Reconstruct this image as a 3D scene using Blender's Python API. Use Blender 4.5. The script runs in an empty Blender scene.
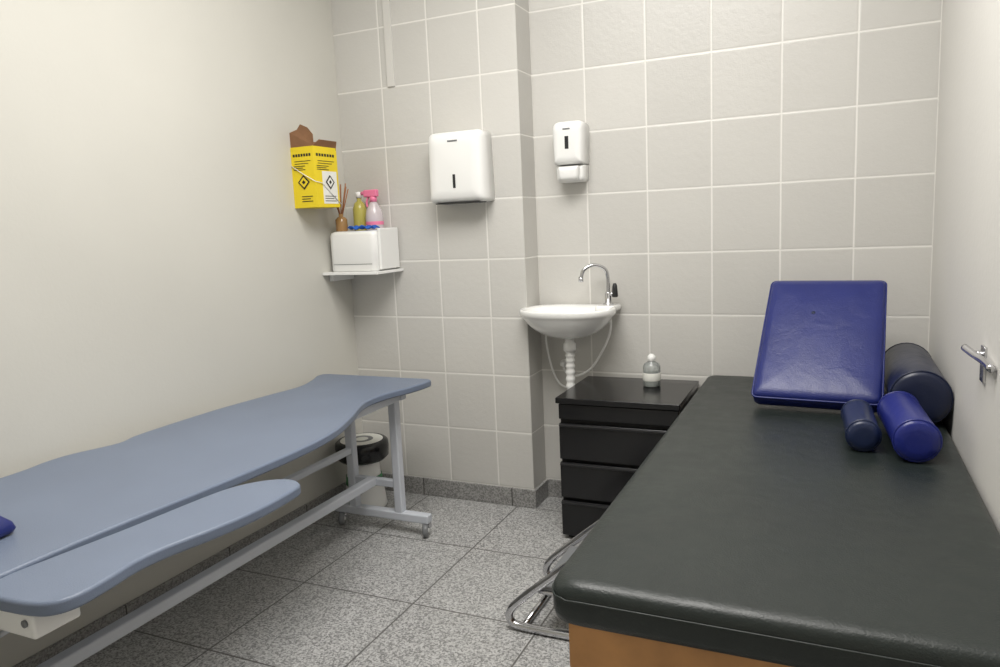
import bpy, bmesh, math, random
from mathutils import Vector, Matrix
from math import sin, cos, pi
random.seed(4)
S=bpy.context.scene
try:
    S.view_settings.view_transform='Standard'
except Exception as e: print(e)

def lin(c):
    return tuple(((v/255)/12.92 if v/255<=.04045 else ((v/255+.055)/1.055)**2.4) for v in c)+(1,)

# ---------------------------------------------------------------- materials
def newmat(name):
    m=bpy.data.materials.new(name); m.use_nodes=True
    nt=m.node_tree; b=nt.nodes['Principled BSDF']
    return m,nt,b
def mat(name,c,rough=.5,metal=0,bump=0,bscale=200,var=0,vscale=5,trans=0,coat=0,spec=None,wear=0):
    m,nt,b=newmat(name)
    b.inputs['Base Color'].default_value=lin(c)
    b.inputs['Roughness'].default_value=rough
    b.inputs['Metallic'].default_value=metal
    if trans: b.inputs['Transmission Weight'].default_value=trans
    if coat: b.inputs['Coat Weight'].default_value=coat
    if spec is not None: b.inputs['Specular IOR Level'].default_value=spec
    tc=nt.nodes.new('ShaderNodeTexCoord')
    if bump:
        n=nt.nodes.new('ShaderNodeTexNoise'); n.inputs['Scale'].default_value=bscale; n.inputs['Detail'].default_value=4
        nt.links.new(tc.outputs['Object'],n.inputs['Vector'])
        bp=nt.nodes.new('ShaderNodeBump'); bp.inputs['Strength'].default_value=bump; bp.inputs['Distance'].default_value=.002
        nt.links.new(n.outputs['Fac'],bp.inputs['Height']); nt.links.new(bp.outputs['Normal'],b.inputs['Normal'])
        if wear:
            n3=nt.nodes.new('ShaderNodeTexNoise'); n3.inputs['Scale'].default_value=9; n3.inputs['Detail'].default_value=3; n3.inputs['Distortion'].default_value=.6
            nt.links.new(tc.outputs['Object'],n3.inputs['Vector'])
            bp2=nt.nodes.new('ShaderNodeBump'); bp2.inputs['Strength'].default_value=.35; bp2.inputs['Distance'].default_value=.008
            nt.links.new(n3.outputs['Fac'],bp2.inputs['Height']); nt.links.new(bp.outputs['Normal'],bp2.inputs['Normal']); nt.links.new(bp2.outputs['Normal'],b.inputs['Normal'])
            n4=nt.nodes.new('ShaderNodeTexNoise'); n4.inputs['Scale'].default_value=14; n4.inputs['Detail'].default_value=8; n4.inputs['Roughness'].default_value=.7
            nt.links.new(tc.outputs['Object'],n4.inputs['Vector'])
            mr=nt.nodes.new('ShaderNodeMapRange'); mr.inputs['From Min'].default_value=.3; mr.inputs['From Max'].default_value=.7
            mr.inputs['To Min'].default_value=rough-wear; mr.inputs['To Max'].default_value=rough+wear
            nt.links.new(n4.outputs['Fac'],mr.inputs['Value']); nt.links.new(mr.outputs['Result'],b.inputs['Roughness'])
    if var:
        n=nt.nodes.new('ShaderNodeTexNoise'); n.inputs['Scale'].default_value=vscale; n.inputs['Detail'].default_value=5
        nt.links.new(tc.outputs['Object'],n.inputs['Vector'])
        r=nt.nodes.new('ShaderNodeValToRGB')
        r.color_ramp.elements[0].position=.3; r.color_ramp.elements[1].position=.7
        l=lin(c); r.color_ramp.elements[0].color=tuple(v*(1-var) for v in l[:3])+(1,)
        r.color_ramp.elements[1].color=tuple(min(1,v*(1+var)) for v in l[:3])+(1,)
        nt.links.new(n.outputs['Fac'],r.inputs['Fac']); nt.links.new(r.outputs['Color'],b.inputs['Base Color'])
    return m

def gridmat(name,axes,o,t,w,tile,grout,rough,var,speckle=0,bump=.3,noise_scale=60,gb=1.0):
    m,nt,b=newmat(name); N=nt.nodes.new; L=nt.links.new
    g=N('ShaderNodeNewGeometry'); sp=N('ShaderNodeSeparateXYZ'); L(g.outputs['Position'],sp.inputs[0])
    def mth(op,a,bb=None):
        n=N('ShaderNodeMath'); n.operation=op
        for i,v in enumerate((a,bb)):
            if v is None: continue
            if isinstance(v,(int,float)): n.inputs[i].default_value=v
            else: L(v,n.inputs[i])
        return n.outputs[0]
    ds=[];fl=[]
    for ax,oo,tt in zip(axes,o,t):
        p=mth('DIVIDE',mth('SUBTRACT',sp.outputs[ax],oo),tt)
        f=mth('FRACT',p); fl.append(mth('FLOOR',p))
        ds.append(mth('MULTIPLY',mth('MINIMUM',f,mth('SUBTRACT',1.0,f)),tt))
    d=mth('MINIMUM',ds[0],ds[1])
    mr=N('ShaderNodeMapRange'); L(d,mr.inputs['Value']); mr.inputs['From Min'].default_value=w*.35; mr.inputs['From Max'].default_value=w*.65+.0008
    mask=mr.outputs['Result']
    cb=N('ShaderNodeCombineXYZ'); L(fl[0],cb.inputs[0]); L(fl[1],cb.inputs[1])
    wn=N('ShaderNodeTexWhiteNoise'); wn.noise_dimensions='2D'; L(cb.outputs[0],wn.inputs['Vector'])
    n=N('ShaderNodeTexNoise'); n.inputs['Scale'].default_value=noise_scale; n.inputs['Detail'].default_value=6; n.inputs['Roughness'].default_value=.7
    L(g.outputs['Position'],n.inputs['Vector'])
    n2=N('ShaderNodeTexNoise'); n2.inputs['Scale'].default_value=3; L(g.outputs['Position'],n2.inputs['Vector'])
    v=mth('ADD',1-var/2,mth('MULTIPLY',wn.outputs['Value'],var))
    v=mth('MULTIPLY',v,mth('ADD',.96,mth('MULTIPLY',n2.outputs['Fac'],.08)))
    if speckle:
        cr=N('ShaderNodeValToRGB'); e=cr.color_ramp.elements
        e[0].position=.36; e[0].color=(1-speckle,)*3+(1,); e[1].position=.62; e[1].color=(1+speckle*.45,)*3+(1,)
        vo=N('ShaderNodeTexVoronoi'); vo.inputs['Scale'].default_value=noise_scale*1.6; L(g.outputs['Position'],vo.inputs['Vector'])
        sv=N('ShaderNodeSeparateColor'); L(vo.outputs['Color'],sv.inputs[0])
        mixv=mth('ADD',mth('MULTIPLY',n.outputs['Fac'],.65),mth('MULTIPLY',sv.outputs[0],.35))
        L(mixv,cr.inputs['Fac'])
        v=mth('MULTIPLY',v,cr.outputs['Color'])
    sc=N('ShaderNodeVectorMath'); sc.operation='SCALE'; sc.inputs[0].default_value=lin(tile)[:3]; L(v,sc.inputs['Scale'])
    mx=N('ShaderNodeMix'); mx.data_type='RGBA'; L(mask,mx.inputs['Factor']); mx.inputs['A'].default_value=lin(grout); L(sc.outputs[0],mx.inputs['B'])
    L(mx.outputs['Result'],b.inputs['Base Color'])
    b.inputs['Roughness'].default_value=rough
    mr2=N('ShaderNodeMapRange'); mr2.interpolation_type='SMOOTHSTEP'; L(d,mr2.inputs['Value']); mr2.inputs['From Min'].default_value=0; mr2.inputs['From Max'].default_value=w*1.6
    h=mth('ADD',mth('MULTIPLY',mr2.outputs['Result'],gb),mth('MULTIPLY',n.outputs['Fac'],bump))
    bp=N('ShaderNodeBump'); bp.inputs['Strength'].default_value=.5; bp.inputs['Distance'].default_value=.002
    L(h,bp.inputs['Height']); L(bp.outputs['Normal'],b.inputs['Normal'])
    return m

B=.08;T=.25
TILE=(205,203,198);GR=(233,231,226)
M={}
M['tileR']=gridmat('wall_tile_back',(0,2),(0,B),(T,T),.005,TILE,GR,.32,.10,bump=1.5,noise_scale=40)
M['tileL']=gridmat('wall_tile_column',(0,2),(-2.355,B),(.2365,T),.005,TILE,GR,.32,.10,bump=1.5,noise_scale=40)
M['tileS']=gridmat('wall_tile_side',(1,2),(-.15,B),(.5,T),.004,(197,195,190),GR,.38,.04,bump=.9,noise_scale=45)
M['floor']=gridmat('floor_granite',(0,1),(-1.556,-.606),(.445,.445),.005,(176,176,175),(92,90,88),.34,.06,speckle=.55,bump=.12,noise_scale=120,gb=.4)
M['baseb']=gridmat('baseboard_granite_x',(0,1),(-1.58,.5),(.445,3),.004,(150,149,147),(70,68,66),.4,.06,speckle=.42,bump=.1,noise_scale=120,gb=.3)
M['baseby']=gridmat('baseboard_granite_y',(1,0),(-.606,1.5),(.445,9),.004,(150,149,147),(70,68,66),.4,.06,speckle=.42,bump=.1,noise_scale=120,gb=.3)
M['paint']=mat('wall_paint_cream',(204,202,194),.7,bump=.15,bscale=90,var=.025,vscale=2)
M['paintR']=mat('wall_paint_white',(212,210,205),.6,bump=.3,bscale=60,var=.02,vscale=2)
M['ceil']=mat('ceiling_paint',(238,238,236),.8,var=.01)
M['white']=mat('white_plastic',(240,240,238),.3,var=.01)
M['porc']=mat('porcelain',(244,244,242),.12,coat=.5,var=.01)
M['grey']=mat('grey_plastic',(120,122,124),.4,var=.03)
M['dark']=mat('dark_slot',(35,36,38),.4,var=.05)
M['chrome']=mat('chrome',(205,205,208),.14,metal=1,var=.02)
M['steel']=mat('painted_steel',(200,204,212),.35,var=.03)
M['bed']=mat('bed_laminate',(113,124,144),.40,bump=.25,bscale=350,var=.04,vscale=6)
M['vinyl']=mat('black_green_vinyl',(30,37,35),.40,bump=.35,bscale=260,var=.10,vscale=4,wear=.07)
M['wood']=mat('varnished_wood',(190,138,84),.4,var=.22,vscale=9)
M['blk']=mat('black_laminate',(20,20,22),.22,bump=.05,var=.1)
M['blkm']=mat('black_matte',(24,24,26),.5,var=.1)
M['blue']=mat('blue_vinyl',(28,38,104),.36,bump=.3,bscale=220,var=.08,vscale=7,wear=.04)
M['blue2']=mat('royal_vinyl',(26,36,114),.32,bump=.2,bscale=220,var=.08,wear=.04)
M['navy']=mat('navy_vinyl',(24,36,68),.34,bump=.2,bscale=220,var=.08)
M['navyd']=mat('dark_navy_vinyl',(18,27,54),.33,bump=.2,bscale=220,var=.08,wear=.04)
M['yel']=mat('yellow_card',(236,210,36),.55,var=.04)
M['kraft']=mat('kraft_card',(134,96,66),.7,var=.1,vscale=30)
M['paper']=mat('paper_label',(235,235,228),.6,var=.02)
M['ink']=mat('black_print',(30,28,26),.6,var=.05)
M['amber']=mat('amber_liquid',(186,146,96),.12,var=.1,trans=.4)
M['reed']=mat('reed_sticks',(150,98,62),.7,var=.1)
M['yliq']=mat('yellow_liquid',(215,205,110),.12,var=.05,trans=.4)
M['pink']=mat('pink_plastic',(236,128,165),.35,var=.04)
M['pinkl']=mat('translucent_plastic',(232,222,226),.2,var=.02,trans=.3)
M['cloth']=mat('blue_cloth',(35,95,190),.8,bump=.4,var=.1)
M['clear']=mat('frosted_plastic',(222,227,225),.15,var=.02,trans=.7)
M['green']=mat('green_print',(60,140,90),.5,var=.05)

# ---------------------------------------------------------------- geometry helpers
def empty(name,loc=(0,0,0)):
    e=bpy.data.objects.new(name,None); S.collection.objects.link(e); e.location=loc; e.empty_display_size=.05
    return e
def obj(name,bm,m,parent=None,smooth=True,bevel=0,seg=3,sub=0,loc=(0,0,0),rot=None):
    bmesh.ops.recalc_face_normals(bm,faces=bm.faces)
    me=bpy.data.meshes.new(name); bm.to_mesh(me); bm.free()
    o=bpy.data.objects.new(name,me); S.collection.objects.link(o)
    me.materials.append(m)
    for p in me.polygons: p.use_smooth=smooth
    o.location=loc
    if rot: o.rotation_euler=rot
    if bevel:
        md=o.modifiers.new('bevel','BEVEL'); md.width=bevel; md.segments=seg; md.limit_method='ANGLE'; md.angle_limit=math.radians(35)
        md.harden_normals=True
    if sub:
        md=o.modifiers.new('sub','SUBSURF'); md.levels=sub; md.render_levels=sub
    if parent: o.parent=parent
    return o
def box(name,lo,hi,m,parent=None,bevel=.002,seg=2,rot=None,loc=None):
    bm=bmesh.new(); bmesh.ops.create_cube(bm,size=1)
    c=[(a+b)/2 for a,b in zip(lo,hi)]
    for v in bm.verts:
        v.co=Vector([v.co[i]*(hi[i]-lo[i]) for i in range(3)])
    return obj(name,bm,m,parent,smooth=bool(bevel),bevel=bevel,seg=seg,loc=loc or c,rot=rot)
def cr(pts,n=8,closed=False):
    P=[Vector(p) for p in pts]; out=[]
    N=len(P); rng=range(N) if closed else range(N-1)
    for i in rng:
        g=lambda k:(P[k%N] if closed else P[max(0,min(N-1,k))])
        a,b,c,d=g(i-1),g(i),g(i+1),g(i+2)
        for s in range(n):
            t=s/n
            out.append(.5*((2*b)+(c-a)*t+(2*a-5*b+4*c-d)*t*t+(3*b-a-3*c+d)*t**3))
    if not closed: out.append(P[-1])
    return out
def tube(name,pts,r,m,parent=None,smooth_n=0,seg=14,closed=False,cap=True):
    P=cr(pts,smooth_n,closed) if smooth_n else [Vector(p) for p in pts]
    bm=bmesh.new(); rings=[]; N=len(P); up=None
    for i,p in enumerate(P):
        if closed: t=(P[(i+1)%N]-P[i-1])
        else: t=P[min(i+1,N-1)]-P[max(i-1,0)]
        t.normalize()
        if up is None:
            up=Vector((0,0,1)) if abs(t.z)<.9 else Vector((1,0,0))
        up=(up-t*up.dot(t)).normalized(); s=t.cross(up)
        rr=r(i/(N-1)) if callable(r) else r
        rings.append([bm.verts.new(p+(up*cos(a)+s*sin(a))*rr) for a in [2*pi*k/seg for k in range(seg)]])
    for i in range(N if closed else N-1):
        a,b=rings[i],rings[(i+1)%N]
        for k in range(seg): bm.faces.new((a[k],a[(k+1)%seg],b[(k+1)%seg],b[k]))
    if cap and not closed:
        bm.faces.new(rings[0]); bm.faces.new(rings[-1])
    return obj(name,bm,m,parent)
def lathe(name,prof,m,parent=None,loc=(0,0,0),seg=32,rot=None,sx=1,sy=1):
    bm=bmesh.new(); rings=[]
    for r,z in prof:
        if r<1e-5: rings.append([bm.verts.new((0,0,z))])
        else: rings.append([bm.verts.new((r*cos(2*pi*k/seg)*sx,r*sin(2*pi*k/seg)*sy,z)) for k in range(seg)])
    for a,b in zip(rings,rings[1:]):
        for k in range(seg):
            k2=(k+1)%seg
            if len(a)==1 and len(b)==1: continue
            if len(a)==1: bm.faces.new((a[0],b[k],b[k2]))
            elif len(b)==1: bm.faces.new((a[k],a[k2],b[0]))
            else: bm.faces.new((a[k],a[k2],b[k2],b[k]))
    return obj(name,bm,m,parent,loc=loc,rot=rot)
def roundpoly(pts,radii,n=8):
    out=[];N=len(pts)
    for i,p in enumerate(pts):
        p=Vector(p);a=Vector(pts[i-1]);b=Vector(pts[(i+1)%N]);r=radii[i] if isinstance(radii,(list,tuple)) else radii
        if r<=0: out.append(p);continue
        u=(a-p).normalized();v=(b-p).normalized();ang=u.angle(v);d=min(r/math.tan(ang/2),(a-p).length*.49,(b-p).length*.49)
        s=p+u*d;e=p+v*d
        for k in range(n+1):
            t=k/n; out.append((1-t)**2*s+2*t*(1-t)*p+t*t*e)
    return out
def slab(name,outline,z0,z1,m,parent=None,bevel=.004,seg=3,loc=(0,0,0),rot=None):
    bm=bmesh.new(); lo=[bm.verts.new((p[0],p[1],z0)) for p in outline]; hi=[bm.verts.new((p[0],p[1],z1)) for p in outline]
    n=len(lo)
    for i in range(n): bm.faces.new((lo[i],lo[(i+1)%n],hi[(i+1)%n],hi[i]))
    bm.faces.new(hi); bm.faces.new(lo)
    return obj(name,bm,m,parent,bevel=bevel,seg=seg,loc=loc,rot=rot)
def cushion(name,outline,prof,m,parent=None,loc=(0,0,0),rot=None):
    """padded slab: outline shrunk toward its centre through an (inset,z) profile; never self-crosses"""
    P=[Vector((p[0],p[1])) for p in outline]; n=len(P); bm=bmesh.new()
    xs=[p.x for p in P]; ys=[p.y for p in P]; cx=(min(xs)+max(xs))/2; cy=(min(ys)+max(ys))/2
    hx=(max(xs)-min(xs))/2; hy=(max(ys)-min(ys))/2
    rings=[[bm.verts.new((cx+(p.x-cx)*(1-ins/hx),cy+(p.y-cy)*(1-ins/hy),z)) for p in P] for ins,z in prof]
    for a,b in zip(rings,rings[1:]):
        for k in range(n): bm.faces.new((a[k],a[(k+1)%n],b[(k+1)%n],b[k]))
    bm.faces.new(rings[0]); bm.faces.new(rings[-1])
    return obj(name,bm,m,parent,loc=loc,rot=rot)
def setp(par,objs):
    inv=Matrix.Translation(-Vector(par.location))
    for o in objs:
        o.parent=par; o.matrix_parent_inverse=inv

# ---------------------------------------------------------------- room shell
XL=-2.352; YN=-3.7; H=2.65
box('floor',(XL-.1,YN-.1,-.1),(.1,.1,0),M['floor'],bevel=0)
box('ceiling',(XL-.1,YN-.1,H),(.1,.1,H+.1),M['ceil'],bevel=0)
box('wall_left',(XL-.1,YN-.1,0),(XL,.1,H),M['paint'],bevel=0)
box('wall_right',(0,YN-.1,0),(.1,.1,H),M['paintR'],bevel=0)
box('wall_back',(XL,0,0),(0,.1,H),M['tileR'],bevel=0)
box('wall_near',(XL,YN-.1,0),(0,YN,H),M['paint'],bevel=0)
XE=-1.480
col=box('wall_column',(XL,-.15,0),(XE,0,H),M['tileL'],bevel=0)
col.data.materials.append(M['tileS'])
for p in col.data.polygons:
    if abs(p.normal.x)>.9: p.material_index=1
box('baseboard_left',(XL,YN,0),(XL+.012,-.15,B),M['baseby'],bevel=.001)
box('baseboard_column',(XL+.012,-.162,0),(XE+.012,-.15,B),M['baseb'],bevel=.001)
box('baseboard_column_side',(XE,-.15,0),(XE+.012,0,B),M['baseby'],bevel=.001)
box('baseboard_back',(XE+.012,-.012,0),(0,0,B),M['baseb'],bevel=.001)
box('baseboard_right',(-.012,YN,0),(0,-.012,B),M['baseby'],bevel=.001)
box('trim_1',(-2.085,-.158,1.83),(-2.05,-.15,H),M['paintR'],bevel=.001)

# ---------------------------------------------------------------- exam table (right)
ZT=.6
et=empty('exam_table',(-.38,-.96,0))
parts=[]
YT=-1.86
out=roundpoly([(-.765,YT),(-.006,YT),(-.006,-.03),(-.765,-.03)],[.06,.03,.02,.03],10)
th=.080
prof=[(.012,ZT-th),(.003,ZT-th+.006),(0,ZT-th+.02),(0,ZT-.030),(.002,ZT-.018),(.008,ZT-.008),(.018,ZT-.0025),(.035,ZT)]
parts.append(cushion('pad',out,prof,M['vinyl']))
parts.append(tube('seam',[(p[0]+(-.0005 if p[0]<-.4 else 0),p[1]-(.0005 if p[1]<-1 else 0),ZT-.03+.0012*sin(i*2.1)) for i,p in enumerate(out)],.0022,M['vinyl'],closed=True,seg=6))
zb=ZT-th
ya=YT+.03
for nm,lo,hi in [('apron_left',(-.73,ya,zb-.09),(-.705,-.06,zb)),('apron_right',(-.06,ya,zb-.09),(-.035,-.06,zb)),('apron_near',(-.73,ya-.01,zb-.09),(-.035,ya+.015,zb)),('apron_far',(-.73,-.08,zb-.09),(-.035,-.06,zb)),
  ('leg_1',(-.725,ya+.005,0),(-.655,ya+.075,zb)),('leg_2',(-.11,ya+.005,0),(-.04,ya+.075,zb)),('leg_3',(-.725,-.13,0),(-.655,-.06,zb)),('leg_4',(-.11,-.13,0),(-.04,-.06,zb)),
  ('stretcher',(-.705,ya+.03,.15),(-.675,-.1,.21)),('stretcher_2',(-.09,ya+.03,.15),(-.06,-.1,.21))]:
    parts.append(box(nm,lo,hi,M['wood'],bevel=.004))
setp(et,parts)

# wedge cushion leaning on the wall
wc=empty('wedge_cushion',(-.348,-.435,ZT))
wc.rotation_euler=(0,0,math.radians(-4))
W2=.182;Lh=.485
o=roundpoly([(-W2-.006,0),(W2+.002,0),(W2-.002,Lh),(-W2+.004,Lh)],[.02,.02,.02,.02],6)
tk=.07
prof=[(.010,-tk),(.003,-tk+.008),(0,-tk+.02),(0,-.02),(.003,-.008),(.012,-.001),(.03,.003),(.07,.006),(.12,.008)]
c=cushion('pad',o,prof,M['blue'])
lean=math.radians(44)
c.rotation_euler=(lean,0,0); c.location=(0,-.155,.052)
c.parent=wc
s=tube('piping',[(p[0],p[1],-.014) for p in o],.0035,M['blue'],closed=True,seg=6)
s.rotation_euler=c.rotation_euler; s.location=c.location; s.parent=wc
btn=lathe('vent_button',[(0,.002),(.006,.002),(.006,0)],M['navy'],loc=(0,0,0)); btn.parent=c; btn.location=(-.03,.33,.007)

def roll(name,p0,p1,r,m):
    e=empty(name,p0); d=Vector(p1)-Vector(p0); L=d.length
    prof=[(0,0),(r*.5,-.003),(r*.8,.0),(r*.93,.004),(r*.985,.012),(r,.026)]
    prof+= [(r,L*.3),(r,L*.6)]
    prof+=[(r,L-.026),(r*.985,L-.012),(r*.93,L-.004),(r*.8,L),(r*.5,L+.003),(0,L)]
    o=lathe('body',prof,m,seg=48); o.rotation_euler=d.to_track_quat('Z','Y').to_euler(); o.parent=e
    for k,z in enumerate((.01,L-.01)):
        a=[(r*.985*cos(t*2*pi/28),r*.985*sin(t*2*pi/28),z) for t in range(28)]
        q=tube('piping_%d'%k,a,.003,m,closed=True,seg=6); q.rotation_euler=o.rotation_euler; q.parent=e
roll('large_bolster',(-.082,-.66,ZT+.083),(-.082,-.16,ZT+.083),.079,M['navyd'])
roll('medium_bolster',(-.12,-1.01,ZT+.057),(-.140,-.69,ZT+.057),.053,M['blue2'])
roll('small_bolster',(-.235,-.95,ZT+.044),(-.245,-.71,ZT+.044),.041,M['navy'])

# ---------------------------------------------------------------- black drawer cabinet
cb=empty('drawer_cabinet',(-1.04,-.2,0)); parts=[]
CX0,CX1,CY=-1.258,-.80,-.415; CZ=.565
parts.append(box('top',(CX0-.008,CY-.012,CZ-.022),(CX1+.0,-.015,CZ),M['blk'],bevel=.003))
parts.append(box('carcass',(CX0,CY+.02,.02),(CX1-.005,-.015,CZ-.022),M['blkm'],bevel=.002))
parts.append(box('top_fascia',(CX0,CY,CZ-.085),(CX1-.005,CY+.02,CZ-.026),M['blk'],bevel=.003))
z=CZ-.095
for i in range(3):
    h=.147
    parts.append(box('drawer_%d'%(i+1),(CX0,CY-.002,z-h),(CX1-.005,CY+.02,z-.006),M['blk'],bevel=.004))
    parts.append(box('pull_%d'%(i+1),(CX0+.004,CY-.014,z-.016),(CX1-.009,CY,z-.008),M['blkm'],bevel=.002))
    z-=h+.006
for i,(x,y) in enumerate([(CX0+.03,CY+.04),(CX1-.04,CY+.04),(CX0+.03,-.05),(CX1-.04,-.05)]):
    parts.append(box('foot_%d'%i,(x-.015,y-.015,0),(x+.015,y+.015,.021),M['blkm'],bevel=.002))
setp(cb,parts)

bt=empty('alcohol_bottle',(-.96,-.15,CZ))
lathe('body',[(0,0),(.030,0),(.034,.004),(.034,.078),(.030,.090),(.015,.098),(.0135,.104)],M['clear'],bt)
lathe('gel',[(0,.003),(.029,.003),(.031,.006),(.031,.05),(0,.05)],M['clear'],bt)
lathe('label',[(.0343,.025),(.0347,.026),(.0347,.055),(.0343,.056)],M['paper'],bt)
lathe('cap',[(0,.1),(.0145,.101),(.0155,.102),(.0155,.120),(.011,.123),(.008,.128),(0,.129)],M['white'],bt)

# ---------------------------------------------------------------- sink
sk=empty('wash_basin',(-1.30,0,0.004))
def oval(a,d,yc,z,n=48,ex=2.4):
    pts=[]
    for k in range(n):
        t=2*pi*k/n; c_,s_=cos(t),sin(t)
        x=a*math.copysign(abs(c_)**(2/ex),c_); y=yc+d*math.copysign(abs(s_)**(2/ex),s_)
        pts.append((x,y,z))
    return pts
rings=[oval(.04,.035,-.14,.745),oval(.075,.06,-.14,.750),oval(.13,.10,-.145,.772),oval(.165,.125,-.15,.805),oval(.182,.138,-.152,.832),oval(.190,.143,-.152,.840),oval(.197,.148,-.153,.845),oval(.198,.149,-.154,.862),oval(.195,.147,-.154,.870),
 oval(.184,.137,-.154,.8705),oval(.168,.115,-.172,.866),oval(.152,.102,-.174,.845),oval(.13,.087,-.17,.81),oval(.08,.055,-.16,.782),oval(.02,.02,-.155,.776)]
bm=bmesh.new(); R_=[[bm.verts.new((x,min(y,-.003),z)) for x,y,z in r] for r in rings]
for a,b in zip(R_,R_[1:]):
    for k in range(48): bm.faces.new((a[k],a[(k+1)%48],b[(k+1)%48],b[k]))
bm.faces.new(R_[0]); bm.faces.new(R_[-1])
obj('basin',bm,M['porc'],sk,sub=1)
lathe('drain_ring',[(0,.778),(.02,.778),(.022,.776)],M['chrome'],sk,loc=(0,-.155,.002))
box('deck',(.10,-.11,.845),(.185,-.003,.873),M['porc'],sk,bevel=.012,seg=4)
fx,fy=.145,-.06
lathe('faucet_base',[(0,0),(.022,0),(.022,.006),(.014,.012),(.013,.05),(.011,.055),(0,.055)],M['chrome'],sk,loc=(fx,fy,.871))
tube('spout',[(fx,fy,.9),(fx,fy,.985),(fx-.012,fy-.008,1.022),(fx-.05,fy-.03,1.038),(fx-.085,fy-.05,1.02),(fx-.095,fy-.056,.985)],.0075,M['chrome'],sk,smooth_n=8)
lathe('spout_tip',[(0,0),(.010,0),(.010,.02),(0,.02)],M['chrome'],sk,loc=(fx-.096,fy-.057,.972))
tube('lever_stem',[(fx,fy,.915),(fx+.028,fy-.005,.918)],.008,M['chrome'],sk)
lathe('knob',[(0,0),(.011,0),(.013,.006),(.010,.045),(.006,.056),(0,.056)],M['dark'],sk,loc=(fx+.03,fy-.005,.905))
def corr(name,pts,r,m,par):
    P=cr(pts,14)
    return tube(name,P,lambda t:r*(1+.13*sin(t*len(P)*1.57)),m,par,seg=16)
lathe('drain_nut',[(0,0),(.024,0),(.026,.006),(.026,.03),(.02,.036),(.02,.06),(0,.06)],M['white'],sk,loc=(0,-.14,.69))
corr('siphon',[(0,-.14,.69),(0,-.14,.62),(.0,-.14,.52),(.01,-.13,.44),(.01,-.08,.4),(.01,-.02,.42),(.01,-.004,.43)],.018,M['white'],sk)
tube('supply_hose',[(fx,fy,.86),(fx+.005,-.05,.78),(.125,-.055,.70),(.06,-.06,.60),(-.02,-.055,.565),(-.065,-.035,.59),(-.075,-.005,.61)],.005,M['white'],sk,smooth_n=10)
tube('overflow_hose',[(-.11,-.1,.79),(-.125,-.08,.72),(-.12,-.04,.60),(-.09,-.02,.52),(-.03,-.01,.5)],.004,M['white'],sk,smooth_n=10)
lathe('wall_valve',[(0,0),(.018,0),(.018,.006),(.01,.008),(.01,.03),(0,.03)],M['white'],sk,loc=(-.075,-.0,.61),rot=(pi/2,0,0))

# ---------------------------------------------------------------- wall dispensers
pd=empty('paper_towel_dispenser',(-1.730,-.148,1.462))
o=roundpoly([(-.129,-.143),(.129,-.143),(.123,.143),(-.123,.143)],[.02,.02,.03,.03],6)
cushion('cover',o,[(0,0),(0,.08),(.003,.095),(.01,.107),(.022,.114),(.05,.117)],M['white'],pd,rot=(pi/2,0,0))
box('slot',(-.006,-.1185,-.085),(.006,-.1155,-.03),M['dark'],pd,bevel=.001)
box('logo',(-.022,-.1183,.10),(.022,-.1150,.106),M['grey'],pd,bevel=0)
box('mouth',(-.1,-.10,-.1465),(.1,-.03,-.1425),M['dark'],pd,bevel=0)
sd=empty('soap_dispenser',(-1.30,0,1.5))
o=roundpoly([(-.062,-.05),(.062,-.05),(.066,.12),(-.066,.12)],[.008,.008,.03,.03],6)
cushion('cover',o,[(0,0),(0,.075),(.004,.09),(.012,.098),(.03,.101)],M['white'],sd,rot=(pi/2,0,0))
o=roundpoly([(-.058,-.12),(.058,-.12),(.061,-.053),(-.061,-.053)],[.02,.02,.006,.006],6)
cushion('base',o,[(0,0),(0,.06),(.004,.07),(.012,.076)],M['white'],sd,rot=(pi/2,0,0))
o=roundpoly([(-.04,-.115),(.04,-.115),(.045,-.058),(-.045,-.058)],[.018,.018,.006,.006],6)
cushion('push_lever',o,[(0,.07),(0,.09),(.006,.1),(.015,.103)],M['white'],sd,rot=(pi/2,0,0))
box('level_window',(-.008,-.1025,.01),(.008,-.1,.06),M['dark'],sd,bevel=.002)
box('logo',(-.015,-.1022,.085),(.015,-.1005,.091),M['grey'],sd,bevel=0)

# ---------------------------------------------------------------- corner shelf, roll box & items
zs=1.048
sh=empty('corner_shelf',(XL,-.15,zs))
box('plate',(.0,-.21,-.012),(.285,-.0,.0),M['white'],sh,bevel=.002,loc=(.1425,-.105,-.006))
box('bracket',(0,0,0),(.02,.16,.03),M['white'],sh,loc=(.012,-.085,-.027),bevel=.002)
bx=empty('paper_roll_dispenser',(XL+.142,-.245,zs+.001))
o=roundpoly([(-.120,-.085),(.120,-.085),(.120,.08),(-.120,.08)],[.03,.03,.01,.01],6)
cushion('case',o,[(.004,0),(0,.006),(0,.155),(.004,.167),(.015,.173)],M['white'],bx)
box('side_panel',(.112,-.06,.004),(.126,.085,.180),M['white'],bx,bevel=.004,loc=(.127,.01,.093))
box('cover_line',(-.1,-.0865,.03),(.1,-.083,.032),M['grey'],bx,bevel=0)
zt=zs+.175
df=empty('reed_diffuser',(XL+.067,-.285,zt))
lathe('glass',[(0,0),(.024,0),(.026,.004),(.026,.05),(.018,.06),(.010,.064),(.010,.075),(0,.075)],M['amber'],df)
for i in range(9):
    a=i*.7+.3; tube('reed_%d'%i,[(0,0,.05),(.045*cos(a),.022*sin(a),.18+.012*(i%3))],.0026,M['reed'],df,seg=6)
yb=empty('yellow_liquid_bottle',(XL+.115,-.21,zt))
lathe('body',[(0,0),(.028,0),(.03,.004),(.03,.095),(.022,.12),(.010,.13),(.010,.145),(0,.145)],M['yliq'],yb)
lathe('cap',[(0,.143),(.013,.143),(.013,.168),(0,.17)],M['white'],yb)
sb=empty('spray_bottle',(XL+.190,-.210,zt))
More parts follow.
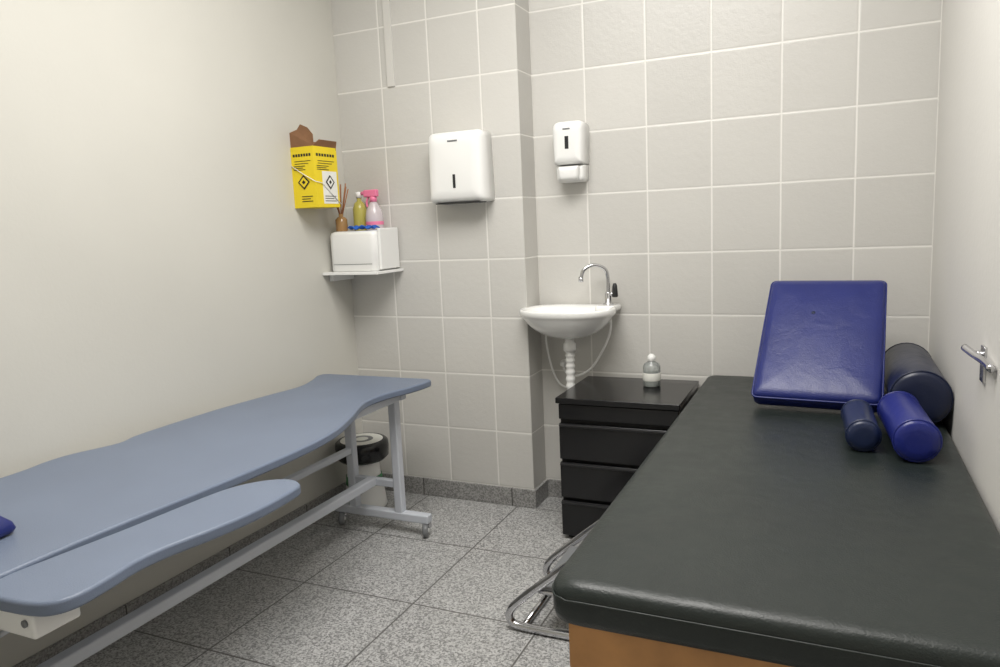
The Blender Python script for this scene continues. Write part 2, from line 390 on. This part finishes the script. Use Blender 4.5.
lathe('body',[(0,0),(.036,0),(.039,.005),(.039,.055),(.034,.085),(.018,.115),(.013,.125),(0,.125)],M['pinkl'],sb)
lathe('label',[(.0393,.022),(.0396,.023),(.0396,.036),(.0393,.037)],M['pink'],sb)
lathe('collar',[(0,.122),(.016,.122),(.016,.14),(.012,.145),(0,.145)],M['pink'],sb)
box('head',(-.045,-.012,.143),(.024,.012,.175),M['pink'],sb,bevel=.006,seg=3)
tube('nozzle',[(-.04,0,.162),(-.06,0,.162)],.008,M['pink'],sb)
tube('trigger',[(-.025,0,.145),(-.035,0,.122),(-.032,0,.1)],.005,M['pink'],sb,smooth_n=4)
bc=empty('blue_cleaning_cloth',(XL+.185,-.292,zt+.001))
bm=bmesh.new(); g=[[bm.verts.new(((i/12-.5)*.125+.004*sin(j*2.),(j/8-.5)*.06,.009+.008*sin(i*1.1+j*.5)*cos(j*.9)+.003*random.random())) for i in range(13)] for j in range(9)]
for j in range(8):
    for i in range(12): bm.faces.new((g[j][i],g[j][i+1],g[j+1][i+1],g[j+1][i]))
oo=obj('cloth',bm,M['cloth'],bc); md=oo.modifiers.new('s','SOLIDIFY'); md.thickness=.004

# sharps box on the left wall
def sharps(name,y0,y1,z0,z1,d):
    e=empty(name,(XL,(y0+y1)/2,z0)); w=y1-y0; h=z1-z0; x0=0.0
    box('body',(x0,-w/2,0),(d,w/2,h),M['yel'],e,bevel=.001)
    def poly(nm,pts,m):
        b=bmesh.new(); b.faces.new([b.verts.new(p) for p in pts]); o=obj(nm,b,m,e,smooth=False)
        md=o.modifiers.new('s','SOLIDIFY'); md.thickness=.003; return o
    yy=-w/2+.004
    poly('flap_near',[(x0,yy,h-.03),(d,yy,h),(d,yy,h+.045),(d*.75,yy+.005,h+.075),(d*.45,yy+.006,h+.09),(d*.3,yy+.005,h+.07),(x0,yy,h+.06)],M['kraft'])
    poly('flap_far',[(x0,w/2-.004,h-.01),(d,w/2-.004,h-.01),(d,w/2-.004,h+.012),(d*.8,w/2-.006,h+.03),(x0,w/2-.006,h+.035)],M['kraft'])
    poly('flap_front',[(d-.001,-w/2,h),(d-.001,w/2,h),(d+.012,w/2-.01,h+.025),(d+.012,-w/2+.03,h+.025)],M['kraft'])
    for f in ('x','y'):
        def deco(nm,a0,a1,b0,b1,m,k=0):
            t=.0008+.0005*k
            if f=='x': box(nm,(d-.0005,a0*w-w/2,b0*h),(d+t,a1*w-w/2,b1*h),m,e,bevel=0)
            else: box(nm,(x0+a0*(d-x0),-w/2-t,b0*h),(x0+a1*(d-x0),-w/2+.0005,b1*h),m,e,bevel=0)
        for i in range(7): deco('title%d_'%i+f,.1+.115*i,.18+.115*i,.84,.885,M['ink'])
        deco('line_'+f,.15,.85,.76,.77,M['ink']); deco('line2_'+f,.15,.75,.72,.73,M['ink'])
        if f=='x': deco('label_x',.3,.92,.06,.60,M['paper'])
        for i in range(3): deco('text%d_'%i+f,.36,.84-.1*(i%2),.10+.04*i,.112+.04*i,M['ink'],1)
        for i in range(3): deco('texta%d_'%i+f,.1,.6-.1*(i%2),.62+.03*i,.63+.03*i,M['ink'],1)
        cz=.42*h; s_=.03
        for kk,(ss_,mm) in enumerate(((s_,M['ink']),(s_*.72,M['paper'] if f=='x' else M['yel']),(s_*.3,M['ink']))):
            t=.002+.0006*kk
            if f=='x': c_=.11*w; pts=[(d+t,c_,cz-ss_),(d+t,c_+ss_,cz),(d+t,c_,cz+ss_),(d+t,c_-ss_,cz)]
            else:
                cx=(x0+d)/2; pts=[(cx,-w/2-t,cz-ss_),(cx+ss_,-w/2-t,cz),(cx,-w/2-t,cz+ss_),(cx-ss_,-w/2-t,cz)]
            b=bmesh.new(); b.faces.new([b.verts.new(p) for p in pts]); obj('hazard%d_'%kk+f,b,mm,e,smooth=False)
    tube('strap',[(.002,-w/2-.004,.7*h),(.06,-w/2-.004,.55*h),(d+.004,-w/2-.004,.42*h),(d+.004,-w/4,.4*h),(d+.004,w/2,.06*h)],.0016,M['white'],e,seg=6)
    return e
sharps('sharps_disposal_box',-.505,-.35,1.325,1.57,.115)

# ---------------------------------------------------------------- left therapy bed
ZB=.62
tb=empty('therapy_bed',(-2.03,-1.4,0)); parts=[]
mo=cr([(-1.79,-.455),(-1.775,-.50),(-1.79,-.60),(-1.825,-.72),(-1.825,-.86),(-1.76,-1.02),(-1.70,-1.2),(-1.68,-1.4),(-1.69,-1.7),(-1.71,-2.0),(-1.72,-2.3),(-1.78,-2.42),(-2.2,-2.42),(-2.30,-2.36),(-2.31,-2.1),(-2.31,-1.8),(-2.325,-1.7),(-2.32,-1.62),(-2.28,-1.5),(-2.30,-1.4),(-2.30,-1.1),(-2.27,-.85),(-2.25,-.7),(-2.28,-.58),(-2.315,-.5),(-2.30,-.455),(-2.2,-.45),(-1.9,-.45)],5,True)
parts.append(slab('board',[(p.x,p.y) for p in mo],ZB-.028,ZB,M['bed'],bevel=.008,seg=3))
ao=cr([(-1.486,-1.66),(-1.50,-1.61),(-1.55,-1.59),(-1.61,-1.62),(-1.655,-1.69),(-1.672,-1.80),(-1.685,-1.95),(-1.705,-2.1),(-1.715,-2.2),(-1.69,-2.25),(-1.62,-2.255),(-1.54,-2.242),(-1.510,-2.20),(-1.514,-2.13),(-1.525,-2.06),(-1.52,-1.99),(-1.497,-1.89),(-1.482,-1.78)],6,True)
parts.append(slab('arm_board',[(p.x,p.y) for p in ao],ZB-.034,ZB-.006,M['bed'],bevel=.008,seg=3))
for i,y in enumerate((-.56,-2.25)):
    parts.append(box('foot_bar_%d'%i,(-2.22,y-.02,.055),(-1.765,y+.02,.09),M['steel'],bevel=.006,seg=3))
    for j,x in enumerate((-2.12,-1.90)):
        parts.append(box('post_%d%d'%(i,j),(x-.018,y-.018,.08),(x+.018,y+.018,ZB-.06),M['steel'],bevel=.006,seg=3))
    parts.append(box('post_tie_%d'%i,(-2.12,y-.014,.19),(-1.90,y+.014,.22),M['steel'],bevel=.004,seg=3))
    parts.append(box('head_rail_%d'%i,(-2.24,y-.02,ZB-.065),(-1.85,y+.02,ZB-.029),M['steel'],bevel=.006,seg=3))
    for j,x in enumerate((-2.19,-1.785)):
        parts.append(lathe('wheel_%d%d'%(i,j),[(0,-.012),(.02,-.012),(.028,-.008),(.028,.008),(.02,.012),(0,.012)],M['grey'],loc=(x+.005,y-.012,.028),rot=(0,pi/2,.4)))
        parts.append(lathe('hub_%d%d'%(i,j),[(0,-.014),(.010,-.014),(.010,.014),(0,.014)],M['white'],loc=(x+.005,y-.012,.028),rot=(0,pi/2,.4)))
        parts.append(box('fork_%d%d'%(i,j),(x-.014,y-.01,.035),(x+.022,y+.01,.056),M['chrome'],bevel=.004))
parts.append(box('long_rail_low',(-2.04,-2.25,.19),(-2.0,-.56,.225),M['steel'],bevel=.006,seg=3))
parts.append(box('long_rail_mid',(-2.135,-2.25,.315),(-2.108,-.56,.342),M['steel'],bevel=.006,seg=3))
for j,x in enumerate((-2.22,-1.87)):
    parts.append(box('long_rail_top_%d'%j,(x-.015,-2.3,ZB-.064),(x+.015,-.54,ZB-.029),M['steel'],bevel=.005,seg=3))
parts.append(box('arm_bracket',(-1.88,-2.22,ZB-.064),(-1.60,-2.18,ZB-.035),M['steel'],bevel=.004))
parts.append(box('arm_bracket_plate',(-1.72,-2.24,ZB-.085),(-1.575,-2.15,ZB-.035),M['white'],bevel=.006,seg=3))
parts.append(lathe('bracket_bolt',[(0,0),(.007,0),(.007,.004),(0,.005)],M['grey'],loc=(-1.595,-2.24,ZB-.055),rot=(pi/2,0,0)))
parts.append(lathe('bracket_knob',[(0,0),(.018,0),(.018,.02),(0,.025)],M['blkm'],loc=(-1.70,-2.24,.515),rot=(pi/2,0,0)))
parts.append(tube('knob_stem',[(-1.70,-2.23,.515),(-1.70,-2.2,.515),(-1.70,-2.2,.56)],.006,M['steel']))
setp(tb,parts)

pc=empty('positioning_cushion',(-1.965,-2.170,ZB+.001))
o=roundpoly([(-.10,-.10),(.10,-.10),(.10,.10),(-.10,.10)],.015,5)
cushion('pad',o,[(.02,0),(.004,.004),(0,.012),(.004,.026),(.02,.045),(.05,.07)],M['blue'],pc,rot=(0,0,.12))

st=empty('round_stool',(-2.21,-.36,0))
lathe('base',[(0,0),(.09,0),(.095,.01),(.09,.05),(.075,.14),(.07,.20),(.075,.23),(0,.23)],M['white'],st)
lathe('green_band',[(.081,.11),(.082,.11),(.0785,.15),(.077,.15)],M['green'],st)
lathe('seat',[(0,.22),(.1,.22),(.115,.235),(.118,.275),(.115,.3),(.105,.308),(0,.308)],M['blk'],st)
lathe('seat_print',[(0,.3095),(.092,.3095),(.094,.308)],M['paper'],st)
lathe('seat_print_dark',[(.03,.3100),(.05,.3105),(.051,.3095)],M['grey'],st)

# ---------------------------------------------------------------- chrome step stool by the table
ss=empty('chrome_step_stool',(-.980,-.92,0))
def T2(nm,pts,r=.0125,n=6): return tube(nm,pts,r,M['chrome'],ss,smooth_n=n)
for i,y in enumerate((-.16,.16)):
    T2('side_%d'%i,[(.19,y,.014),(0,y,.014),(-.17,y,.014),(-.21,y,.027),(-.21,y,.06),(-.17,y,.105),(-.06,y,.20),(.06,y,.30),(.11,y,.33),(.17,y,.33),(.195,y,.30),(.195,y,.2),(.195,y,.03),(.19,y,.014)])
    T2('step_arm_%d'%i,[(.195,y*.9,.13),(0,y*.9,.13),(-.12,y*.9,.13)],.008,4)
tube('cross_low',[(-.17,-.16,.014),(-.17,.16,.014)],.0095,M['chrome'],ss)
tube('cross_back',[(.195,-.16,.1),(.195,.16,.1)],.0095,M['chrome'],ss)
box('tread_low',(-.12,-.15,.138),(.0,.15,.148),M['grey'],ss,bevel=.003)
box('tread_high',(.08,-.15,.342),(.2,.15,.352),M['grey'],ss,bevel=.003)

# ---------------------------------------------------------------- lever handle on the right wall
dh=empty('lever_handle',(0.001,-1.07,.87))
box('plate',(-.008,-.02,-.048),(0,.02,.035),M['chrome'],dh,bevel=.003,loc=(-.004,0,-.006))
tube('neck',[(0,0,.014),(-.024,0,.016)],.009,M['chrome'],dh)
tube('bar',[(-.034,.05,.022),(-.024,0,.016),(-.014,-.06,.012),(-.012,-.14,.010)],.0085,M['chrome'],dh,smooth_n=5)

# ---------------------------------------------------------------- lights
def area(name,loc,sx,sy,power,col=(1,.975,.935)):
    l=bpy.data.lights.new(name,'AREA'); l.shape='RECTANGLE'; l.size=sx; l.size_y=sy; l.energy=power; l.color=col
    o=bpy.data.objects.new(name,l); S.collection.objects.link(o); o.location=loc; return o
cl=empty('ceiling_light',(-1.0,-1.55,H))
em,nt,b=newmat('light_diffuser'); b.inputs['Emission Color'].default_value=(1,.98,.96,1); b.inputs['Emission Strength'].default_value=1.5
box('diffuser',(-.6,-.6,-.03),(.6,.6,0),em,cl,bevel=.005,loc=(0,0,-.016))
area('ceiling_lamp',(-1.0,-1.55,H-.04),1.2,1.2,49)
w=bpy.data.worlds.new('World'); S.world=w; w.use_nodes=True
w.node_tree.nodes['Background'].inputs[0].default_value=(.8,.85,.9,1); w.node_tree.nodes['Background'].inputs[1].default_value=.3

# ---------------------------------------------------------------- camera
cd=bpy.data.cameras.new('Camera'); co=bpy.data.objects.new('Camera',cd); S.collection.objects.link(co)
cd.sensor_width=36; cd.lens=740*36/1000; cd.clip_start=.02
R=Matrix.Rotation(.4283,4,'Z')@Matrix.Rotation(pi/2-.1456,4,'X')@Matrix.Rotation(-.0452,4,'Z')
co.matrix_world=Matrix.Translation((-.3101,-2.993,1.2203))@R
S.camera=co
